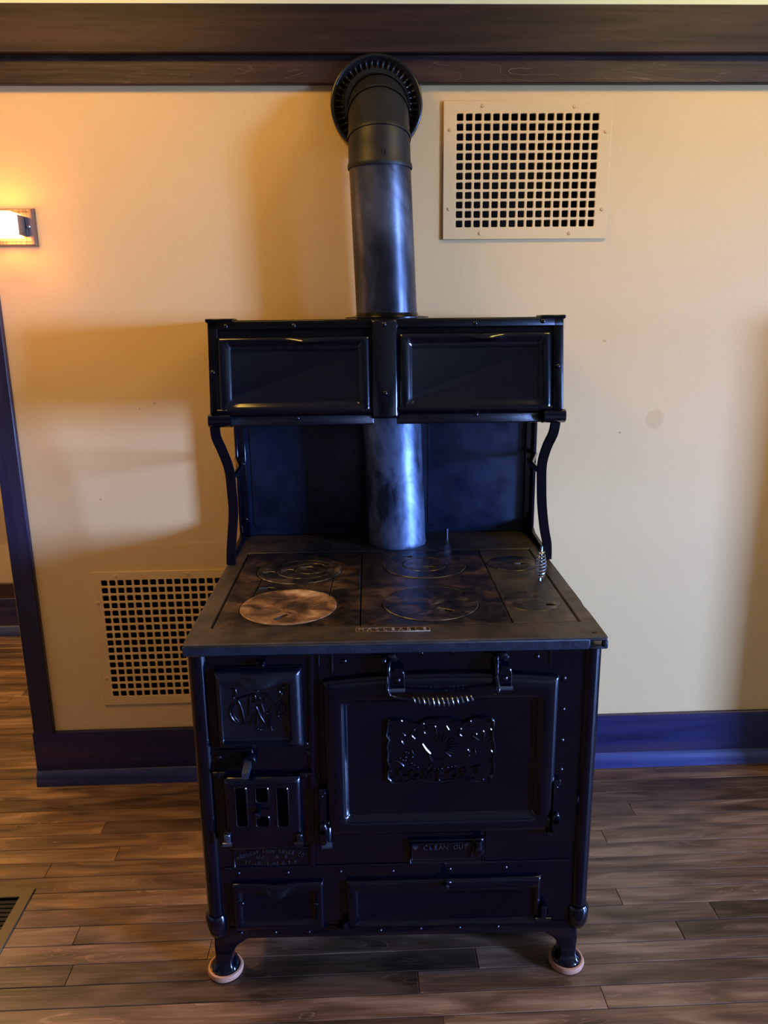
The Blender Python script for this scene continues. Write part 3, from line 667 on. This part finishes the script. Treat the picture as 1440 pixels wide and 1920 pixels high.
x, z = f2(897, 1588, FY-.009); bm = bmesh.new(); lathe(bm, [(.008, -.016), (.009, 0), (.008, .020)], 10, 'z', (x, FY-.012, z)); lathe(bm, [(.008, 0), (.010, .004), (.006, .006)], 10, 'y', (x, FY-.016, z-.004)); box(bm, x-.012, x+.010, FY-.012, FY-.004, z+.010, z+.022, .002); obj('cover_latch', bm, 'enamel', CO)
bar('seam_strip', (911, 1560), (910, 1612), .003, .003)

# --- ash door and long soot door
def pressed(name, o_, i_, par=ST, fn=None):
    bm = bmesh.new(); panel(bm, [(*o_, .003, FY), (*o_, .003, FY-.006), (*grow(o_, -.003), .003, FY-.011), (*grow(o_, -.008), .004, FY-.0125), (*grow(i_, .006), .005, FY-.012), (*grow(i_, .001), .004, FY-.005), (*grow(i_, -.002), .004, FY-.004)], fn=fn, m=20); return obj(name, bm, 'enamel', par, 50)
a_o, a_i = rect(438, 1651, 608, 1738), rect(456, 1668, 590, 1723)
AD = pressed('ash_door', a_o, a_i, fn=pull((a_o[0]+a_o[1])/2, .045, a_i[3]+.004, .016, .010))
rivets([(453, 1695), (592, 1695)], FY-.010, AD)
l_o, l_i = rect(650, 1643, 1011, 1730), rect(671, 1664, 1006, 1722)
LD = pressed('soot_door', l_o, (l_i[0], l_i[1]-.006, l_i[2], l_i[3]))
x, z = f2(835, 1658, FY-.02); bm = bmesh.new(); lathe(bm, [(.004, 0), (.004, .008), (.008, .012), (.0075, .020), (.003, .023)], 14, 'y', (x, FY-.010, z)); box(bm, x-.016, x+.014, FY-.016, FY-.011, z-.005, z+.003, .002); obj('door_knob', bm, 'enamel', LD)
for px, py, s in ((648, 1738, 1), (1018, 1718, -1)):
    x, z = f2(px, py, FY-.012); bm = bmesh.new(); box(bm, x-.007, x+.007, FY-.018, FY, z-.010, z+(.030 if s < 0 else .012), .003, 2); tube(bm, [(x-.018, FY-.012, z-.008), (x+.018, FY-.012, z-.008)], .006, 10); obj('hinge', bm, 'enamel', LD)

# --- legs
def leg(xc, yc, s, fy):
    t = fy; bm = bmesh.new()
    lo = []
    for z, a, b, y0, y1 in ((.116, -.018, .066, -.020, .03), (.098, -.018, .058, -.022, .03), (.080, -.018, .034, -.022, .025), (.060, -.018, .022, -.022, .02), (.040, -.018, .018, -.024, .02), (.026, -.020, .020, -.030, .02), (.020, -.026, .024, -.034, .022)):
        xs = (xc-s*a, xc-s*b); x0, x1 = min(xs), max(xs)
        lo.append([(x0, yc+t*y0, z), (x1, yc+t*y0, z), (x1, yc+t*y1, z), (x0, yc+t*y1, z)])
    loft(bm, lo); bmesh.ops.bevel(bm, geom=[e for e in bm.edges if abs(e.verts[0].co.z-e.verts[1].co.z) > .001], offset=.004, segments=2, affect='EDGES', profile=.5)
    L = obj('leg', bm, 'enamel', ST, 50)
    bm = bmesh.new(); lathe(bm, [(.026, .012), (.031, .013), (.032, .017), (.029, .023), (.020, .030), (.008, .034)], 24, 'z', (xc, yc-t*.006, 0)); obj('foot', bm, 'enamel', L)
FEET = [(*TP(424, 1806, .012), -1, 1), (*TP(1060, 1791, .012), 1, 1), (-.385, .64, -1, -1), (.385, .64, 1, -1)]
# clay cups under the feet
def cup(x, y, label):
    bm = bmesh.new(); lathe(bm, [(.034, 0), (.040, .002), (.0415, .008), (.039, .0145), (.035, .0155), (.033, .0115), (.010, .0115)], 36, 'z')
    o = obj('furniture_cup', bm, 'clay'); o.location = SO + EX*x + EY*y; o.rotation_euler = (0, 0, SY); tag(o, label, 'coaster', 'clay-coloured cups under the stove feet'); return o
names = ['round terracotta cup under the front stove foot by the ash door', 'round terracotta cup under the front stove foot by the soot door', 'round terracotta cup under the rear stove foot behind the firebox', 'round terracotta cup under the rear stove foot behind the oven']
for (x, y, s, t), nm in zip(FEET, names): leg(x, y, s, t); cup(x, y-t*.006, nm)

# --- cook top
LF, LR, MF, MR, RF, RR = [TP(px, py, ZT) for px, py in ((541, 1137), (562, 1069), (807, 1130), (796, 1059), (998, 1127), (959, 1056))]
RB, RS = .1085, .0635
def mk(name, outer, holes, z1, th, mat, par, bev=.0012):
    me = plate2d(outer, holes, th, bev); me.transform(Matrix.Translation((0, 0, z1-th/2))); return mesh_obj(name, me, mat, par, 30)
RX = (-.386, .392); RYs = (.078, .612)
edge = [(-.428, .001), (-.424, -.004), (.424, -.004), (.428, .001), (.4285, .14), (.426, .17), (.4285, .20), (.428, .795), (-.428, .795)]
TF = mk('top_frame', edge, [[(RX[0], RYs[0]), (RX[1], RYs[0]), (RX[1], RYs[1]), (RX[0], RYs[1])], circ(.405, .020, .0045, 12)], ZT, .010, 'cook_rim', ST, .0025)
obj('front_skirt', B(-.428, .392, -.006, .010, .815, ZT-.004, .003), 'skirt_iron', TF); obj('corner_lug', B(.418, .4285, -.005, .010, .815, ZT-.008, .003), 'skirt_iron', TF); obj('corner_bar', B(.390, .4285, -.005, .010, .815, .8205, .002), 'skirt_iron', TF)
obj('side_skirt', B(-.428, -.420, .008, .74, .815, ZT-.009, .002), 'cook_rim', TF)
obj('flue_bed', B(RX[0]-.008, RX[1]-.0, RYs[0]-.004, RYs[1]+.004, .812, ZT-.013), 'soot', ST, 0)
def rot_slot(cx, cy, L, w, a):
    c, s = math.cos(a), math.sin(a); return [(cx+u*c-v*s, cy+u*s+v*c) for u, v in ((-L/2, -w/2), (L*.3, -w/2), (L/2, -w*.2), (L/2, w*.2), (L*.3, w/2), (-L/2, w/2))]
def lid(name, c, r, mat, slots, rings=()):
    bounds = [(c, r)]+[((c[0]+dx, c[1]+dy), q) for dx, dy, q in rings]
    first = None
    for k, (cc, rad) in enumerate(bounds):
        holes = []
        if k+1 < len(bounds): holes.append(circ(*bounds[k+1][0], bounds[k+1][1]+.0012))
        for (px, py, a, L) in slots:
            q = TP(px, py, ZT)
            d = math.hypot(q[0]-cc[0], q[1]-cc[1]); dn = math.hypot(q[0]-bounds[k+1][0][0], q[1]-bounds[k+1][0][1]) if k+1 < len(bounds) else 9
            if d < rad and dn > (bounds[k+1][1] if k+1 < len(bounds) else 0): holes.append(rot_slot(*q, L, .012, a))
        o = mk(name if k == 0 else 'lid_ring', circ(*cc, rad, 72), holes, ZT+.0012, .010, mat, ST if k == 0 else first, .0014)
        if k == 0: first = o
    for (px, py, a, L) in slots:                # lifter socket: a bridge bar across the pocket
        q = TP(px, py, ZT); bm = bmesh.new(); n_ = (math.cos(a), math.sin(a))
        tube(bm, [(q[0]-n_[0]*L*.5, q[1]-n_[1]*L*.5, ZT-.003), (q[0]-n_[0]*L*.05, q[1]-n_[1]*L*.05, ZT-.0005)], [.0055, .003], 8); obj('lifter_socket', bm, 'iron_bright', first)
lid('stove_lid', LF, RB, 'lid_rusty', [(527, 1157, .9, .040)])
lid('stove_lid', LR, RB, 'lid_iron', [(504, 1074, .1, .030), (539, 1070, .1, .030), (576, 1065, .1, .030)], [(.014, .004, .0735), (.028, .008, .041)])
lid('stove_lid', MF, RB, 'lid_rusty' if False else 'lid_iron', [(835, 1144, -.5, .038)])
lid('stove_lid', MR, RB, 'lid_iron', [(764, 1045, .2, .026), (805, 1064, -.3, .030)], [(0, .002, .057)])
lid('stove_lid', RF, RS, 'lid_iron', [(1026, 1134, -.15, .036)]); lid('stove_lid', RR, RS, 'lid_iron', [(977, 1057, .1, .032)])
# left plate has one opening for two lids and the key plate between them
G = .0018; hwk = .090; rg_ = RB+G; ay = math.asin(hwk/rg_)
def key_outline(g):
    a = math.asin(min(1, (hwk+g)/ (RB+G))); o_ = []
    front = [(LF[0]+(RB+G)*math.sin(t), LF[1]+(RB+G)*math.cos(t)) for t in [a+(2*PI-2*a)*i/60 for i in range(61)]]
    rear = [(LR[0]+(RB+G)*math.sin(t), LR[1]+(RB+G)*math.cos(t)) for t in [PI+a+(2*PI-2*a)*i/60 for i in range(61)]]
    return front+rear
SX1, SX2 = (TP(681, 1036, ZT)[0]+TP(672, 1176, ZT)[0])/2, (TP(900, 1034, ZT)[0]+TP(960, 1170, ZT)[0])/2
g = .0016
def rc(a, b): return [(a+g, RYs[0]+g), (b-g, RYs[0]+g), (b-g, RYs[1]-g), (a+g, RYs[1]-g)]
mk('left_plate', rc(RX[0]+.002, SX1), [key_outline(0)], ZT, .012, 'cook_top', ST)
w2 = hwk-.0022; RG2 = RB+2*G
aK = math.asin(w2/RG2)
kp = [(LF[0]+RG2*math.sin(t), LF[1]+RG2*math.cos(t)) for t in [aK-2*aK*i/16 for i in range(17)]]+[(LR[0]+RG2*math.sin(t), LR[1]-RG2*math.cos(t)) for t in [-aK+2*aK*i/16 for i in range(17)]]
q = TP(500, 1103, ZT)
mk('key_plate', kp, [rot_slot(*q, .034, .010, .1)], ZT, .012, 'cook_top', ST)
bm = bmesh.new(); tube(bm, [(q[0]-.017, q[1]-.001, ZT-.002), (q[0]+.002, q[1], ZT-.0005)], [.0055, .003], 8); obj('lifter_socket', bm, 'iron_bright', ST)
mk('middle_plate', rc(SX1, SX2), [circ(*MF, RB+G, 72), circ(*MR, RB+G, 72)], ZT, .012, 'cook_top', ST)
mk('right_plate', rc(SX2, RX[1]-.002), [circ(*RF, RS+G, 60), circ(*RR, RS+G, 60)], ZT, .012, 'cook_rim', ST)
# maker's word on the front rim
m0, m1 = TP(667, 1184, ZT), TP(806, 1178, ZT); xc = (m0[0]+m1[0])/2; wd = m1[0]-m0[0]; yc = (m0[1]+m1[1])/2
me = plate2d([(xc-wd/2, yc-.010), (xc+wd/2, yc-.010), (xc+wd/2, yc+.010), (xc-wd/2, yc+.010)], [[(xc-wd/2+.0015, yc-.0085), (xc+wd/2-.0015, yc-.0085), (xc+wd/2-.0015, yc+.0085), (xc-wd/2+.0015, yc+.0085)]], .002)
me.transform(Matrix.Translation((0, 0, ZT+.0005))); WF = mesh_obj('word_frame', me, 'brass_worn', TF, 0)
obj('lettering', letters('MALLEABLE', lambda i, n: Matrix.Translation((xc+wd*.96*((i+.5)/n-.5), yc, ZT+.0004)), .020, .0014, .8), 'brass_worn', WF, 0)
# damper pin and coil handle
x, y = TP(838, 1012, ZT); bm = bmesh.new(); tube(bm, [(x, y, ZT), (x, y, ZT+.020), (x-.001, y, ZT+.034)], [.0035, .0035, .005], 8); obj('damper_pin', bm, 'iron_bright', ST)
x, y = TP(1012, 1089, ZT); co = []
for i in range(8*12+1):
    t = i/96; rad = .004+.0085*math.sin(PI*(.12+.8*t)); an = 2*PI*8*t; co.append((x+.006*t+rad*math.cos(an), y+.02*t+rad*math.sin(an), ZT+.006+.062*t))
bm = bmesh.new(); tube(bm, co, .0024, 6); CH = obj('coil_handle', bm, 'spring_steel', ST)
bm = bmesh.new(); tube(bm, [(x, y, ZT), (x+.006, y+.02, ZT+.072), (x+.007, y+.024, ZT+.080)], .0032, 8); obj('handle_rod', bm, 'iron_bright', CH)

# --- splash back
bp0, bp1 = -.428, .432
bm = bmesh.new(); box(bm, bp0, bp1, .790, .800, ZT, 1.26, .002); BK = obj('splash_back', bm, 'panel_steel', ST)
for a, b in ((bp0+.035, -.062), (.125, bp1-.035)):
    bm = bmesh.new(); panel(bm, [(a, b, ZT+.02, 1.20, .02, .790), (a, b, ZT+.02, 1.20, .02, .788), (a+.006, b-.006, ZT+.026, 1.194, .018, .7865)], m=3); obj('pressed_panel', bm, 'panel_steel', BK)
for s, xx in ((-1, bp0), (1, bp1)):
    bm = bmesh.new(); box(bm, xx-.004, xx+.004, .755, .795, ZT, 1.25, .001); box(bm, *sorted((xx, xx-s*.022)), .778, .790, ZT, 1.25, .001)
    fl_ = obj('side_flange', bm, 'enamel', BK)
    for zz in (ZT+.055, ZT+.22, ZT+.36):
        o = link('rivet', RIV, fl_); o.location = (xx-s*.013, .778, zz)
    bm = bmesh.new(); xb = xx*.985   # sloping foot brace running forward along the rim
    loft(bm, [[(xb-.004, .53, ZT), (xb+.004, .53, ZT), (xb+.004, .53, ZT+.012), (xb-.004, .53, ZT+.012)], [(xb-.004, .70, ZT), (xb+.004, .70, ZT), (xb+.004, .70, ZT+.020), (xb-.004, .70, ZT+.020)], [(xb-.004, .79, ZT), (xb+.004, .79, ZT), (xb+.004, .79, ZT+.055), (xb-.004, .79, ZT+.055)]]); obj('foot_brace', bm, 'enamel', BK)

# --- curved shelf brackets
def bracket(pix, s):
    P = []
    for i, (px, py) in enumerate(pix):
        yy = .455+.055*min(1, max(0, (py-800)/250)); x, z = SP(px, py, yy); P.append((x, yy, z))
    P = spline(P, 6); bm = bmesh.new(); lo = []
    for i, p in enumerate(P):
        t = (P[min(i+1, len(P)-1)]-P[max(i-1, 0)]).normalized(); n_ = Vector((0, 1, 0)).cross(t).normalized(); w = .0125
        lo.append([p+n_*a*w+Vector((0, b, 0)) for a, b in ((-1, .004), (-.85, -.005), (.85, -.005), (1, .004), (.85, .012), (-.85, .012))])
    loft(bm, lo); return obj('shelf_bracket', bm, 'enamel', ST, 50)
BL = bracket([(402, 798), (405, 820), (416, 845), (429, 880), (434, 920), (437, 960), (435, 1000), (433, 1035), (433, 1058)], -1)
BR = bracket([(1043, 786), (1038, 812), (1026, 838), (1017, 870), (1016, 910), (1017, 950), (1021, 990), (1026, 1020), (1026, 1048)], 1)
for s, px, py, par in ((-1, 440, 893, BL), (1, 1010, 884, BR)):
    x, z = SP(px, py, .50); bm = bmesh.new(); tube(bm, [(x+s*.004, .485, z), (x+s*.004, .62, z), ((bp0 if s < 0 else bp1), .76, z)], .009, 8, flat=.7); obj('tie_bar', bm, 'enamel', par)

# --- warming closet
zT, zB = 1.468, 1.236
yT, yB = .478, .440
sd = Vector((0, yT-yB, zT-zB)).normalized(); sn = Vector((0, -sd.z, sd.y))
def SL(x, d, v): return Vector((x, yB, zB))+sd*v+sn*d          # point on the sloping closet front
def slp(px, py):
    o, d = loc_ray(px, py); p0_ = Vector((0, yB, zB)); t = (p0_-o).dot(sn)/d.dot(sn); p = o+d*t; return p.x, (p-p0_).dot(sd)
c0, c1 = -.430, .427
bm = bmesh.new(); prof = [(yB, zB), (yT, zT-.004), (.792, zT-.004), (.792, zB)]
loft(bm, [[(c0, y, z) for y, z in prof], [(c1, y, z) for y, z in prof]]); WC = obj('warming_closet', bm, 'enamel_dull', ST, 20)
bm = bmesh.new(); box(bm, c0-.004, c1+.004, yT-.008, .796, zT-.006, zT, .002); obj('closet_top', bm, 'enamel_dull', WC)
for a, b in ((c0-.005, c0+.062), (c1-.055, c1+.005)):
    obj('corner_flap', B(a, b, yT-.010, yT+.05, zT-.004, zT+.004, .0015), 'enamel_dull', WC)
vmax = (Vector((0, yT, zT))-Vector((0, yB, zB))).dot(sd)
def slpanel(name, spec, mat, par, fn=None, m=16):
    """nested loops (x0,x1,v0,v1,r,d) on the sloping front"""
    bm = bmesh.new(); L = []
    for (a, b, c, d, r, dep) in spec:
        pts = rr(a, b, c, d, r, dep, m=m)
        if fn and len(L) < len(spec)-2: pts = [fn(*p) for p in pts]
        L.append([SL(x, y, z) for x, y, z in pts])
    loft(bm, L); return obj(name, bm, mat, par, 50)
def srect(a, b, c, d):
    p, q, r, s = slp(a, b), slp(c, b), slp(a, d), slp(c, d)
    return (p[0]+r[0])/2, (q[0]+s[0])/2, (r[1]+s[1])/2, (p[1]+q[1])/2
for (o4, i4, pxh) in (((411, 632, 694, 778), (435, 649, 673, 756), 575), ((749, 624, 1032, 773), (772, 642, 1009, 752), 907)):
    o_, i_ = srect(*o4), srect(*i4); hx_ = slp(pxh, 634)[0]
    def fn(x, y, z, hx_=hx_, zt=i_[3]+.006):
        u = (x-hx_)/.055
        if abs(u) < 1:
            k = (math.cos(PI*u)+1)/2*max(0, 1-abs(z-zt)/.022); return (x, y+.016*k, z-.006*k)
        return (x, y, z)
    dr = slpanel('closet_door', [(*o_, .004, 0), (*o_, .004, .008), (*grow(o_, -.003), .005, .013), (*grow(o_, -.009), .006, .0155), (*grow(i_, .010), .010, .0145), (*grow(i_, .002), .009, .007), (*grow(i_, -.002), .008, .005)], 'enamel', WC, fn, 24)
    for px, py in ((o4[0]+8, o4[3]-6), (o4[2]-8, o4[3]-8)):
        x, v = slp(px, py); bm = bmesh.new(); tube(bm, [SL(x-.012, .010, v), SL(x+.012, .010, v)], .006, 10); obj('hinge_knuckle', bm, 'enamel', dr)
# frame strips: centre post, top and side rails
a, b = slp(697, 700)[0], slp(746, 700)[0]
slpanel('centre_post', [(a, b, -.004, vmax-.004, .004, 0), (a, b, -.004, vmax-.004, .004, .010), (a+.006, b-.006, 0, vmax-.008, .004, .016)], 'enamel', WC, None, 2)
slpanel('top_rail', [(c0, c1, vmax-.024, vmax-.002, .002, 0), (c0, c1, vmax-.024, vmax-.002, .002, .006), (c0+.002, c1-.002, vmax-.022, vmax-.004, .002, .008)], 'enamel_dull', WC, None, 2)
for s, e in ((1, c0), (-1, c1)):
    q = sorted((e, e+s*.024)); slpanel('side_rail', [(*q, -.004, vmax-.002, .002, 0), (*q, -.004, vmax-.002, .002, .006), (q[0]+.002, q[1]-.002, -.002, vmax-.004, .002, .008)], 'enamel_dull', WC, None, 2)
for k, (a, b) in enumerate(((c0+.045, slp(697, 700)[0]+.004), (slp(746, 700)[0]-.004, c1-.045))):
    slpanel('bottom_rail', [(a, b, -.018, .006, .002, -.01), (a, b, -.018, .006, .002, .004), (a+.002, b-.002, -.016, .004, .002, .006)], 'enamel_cast', WC, None, 2)
for e, s in ((c0, 1), (c1, -1)):
    q = sorted((e-s*.003, e+s*.050)); bm = bmesh.new(); pr_ = [(.012, -.020), (.022, -.016), (.026, -.006), (.024, .006), (.014, .012), (-.012, .012), (-.012, -.020)]
    loft(bm, [[SL(q[0], d, v) for d, v in pr_], [SL(q[1], d, v) for d, v in pr_]]); obj('corner_bracket', bm, 'enamel', WC, 40)
RQ = Matrix((Vector((1, 0, 0)), -sn, sd)).transposed()
for px, py, d in ((424, 613, .008), (551, 612, .008), (720, 610, .016), (890, 607, .008), (1017, 603, .008), (400, 699, .008), (1045, 687, .008), (722, 738, .016), (558, 784, .006), (892, 777, .006)):
    x, v = slp(px, py); o = link('rivet', RIV, WC); o.matrix_local = Matrix.Translation(SL(x, d, v)) @ RQ.to_4x4()

# ------------------------------------------------------------------ stove pipe
PP = empty('stove_pipe', SO, SY); tag(PP, 'black steel stove pipe with an elbow and ribbed collar at the wall', 'pipe')
def pc(z): t = (z-.842)/(1.85-.842); return .030-.038*min(t, 1.08)
PYc = .702
def pipe(name, z0, z1, r0, r1, mat, extra=()):
    bm = bmesh.new(); prof = [(z0, r0)]+list(extra)+[(z1, r1)]
    loft(bm, [[(pc(z)+r*math.cos(2*PI*k/56), PYc+r*math.sin(2*PI*k/56), z) for k in range(56)] for z, r in prof], False, False); return obj(name, bm, mat, PP, 50)
pipe('lower_pipe', ZT, zB, .0815, .0805, 'pipe_lit', [(ZT+.004, .0825), (ZT+.012, .0815)])
pipe('upper_pipe', zT, 1.846, .0815, .0795, 'pipe_steel')
bm = bmesh.new(); lathe(bm, [(.112, 0), (.112, .003), (.090, .006), (.084, .007), (.082, .014)], 48, 'z', (pc(zT), PYc, zT+.001), True, False); obj('pipe_flange', bm, 'enamel_dull', PP)
ZE, RE, re = 1.868, .150, .0785
def ring(a, r): 
    c = Vector((pc(ZE), PYc+RE-RE*math.cos(a), ZE+RE*math.sin(a))); u = Vector((0, -math.cos(a), math.sin(a)))
    return [c+Vector((math.cos(2*PI*k/56)*r, 0, 0))+u*(-math.sin(2*PI*k/56)*r) for k in range(56)]
def gore_ring(a, r): 
    # seams tilt half-way between neighbouring gores
    return ring(a, r)
angs = [.31, .82, 1.2, PI/2]
bm = bmesh.new()
loft(bm, [[(pc(z)+r*math.cos(2*PI*k/56), PYc+r*math.sin(2*PI*k/56), z) for k in range(56)] for z, r in ((1.840, .0825), (1.844, .0838), (1.852, .0828), (1.856, .0802))]+[ring(.12, re+.001), ring(.22, re+.0005), ring(.31, re)], False, False)
obj('collar_section', bm, 'elbow_black', PP, 50)
for k in range(3):
    bm = bmesh.new(); a0, a1 = angs[k], angs[k+1]
    loft(bm, [ring(a0-.02, re+.0026), ring(a0+.03, re+.0026), ring(a0+.045, re), ring(a1, re)]+([[p+Vector((0, .012, 0)) for p in ring(a1, re)]] if k == 2 else []), False, False); obj('elbow_gore', bm, 'elbow_black', PP, 50)
# ribbed wall collar
wc = WP(705, 191, .0); d = wc-SO; cxw, czw = pc(ZE)-.004, ZE+RE+.001; yw = .8247+WY-.004
bm = bmesh.new(); n = 336; lo = []
for r, dep, amp in ((.121, .002, 0), (.1222, .044, 0), (.1205, .0475, 0), (.116, .048, 0), (.1115, .044, 0), (.109, .038, .0012), (.104, .032, .0042), (.096, .0305, .0048), (.090, .033, .004), (.0865, .038, .0015), (.085, .052, 0), (.074, .052, 0)):
    lo.append([(cxw+r*math.cos(2*PI*k/n), yw-dep-amp*math.sin(2*PI*k*42/n), czw+r*math.sin(2*PI*k/n)) for k in range(n)])
loft(bm, lo, False, False); obj('wall_collar', bm, 'collar_black', PP, 60)
bm = bmesh.new(); 
for s in (-1, 1): box(bm, pc(1.86)+.012+s*.003-.0012, pc(1.86)+.012+s*.003+.0012, PYc-.0835, PYc-.080, 1.864, 1.874)
obj('rivet_marks', bm, 'iron_bright', PP, 0)
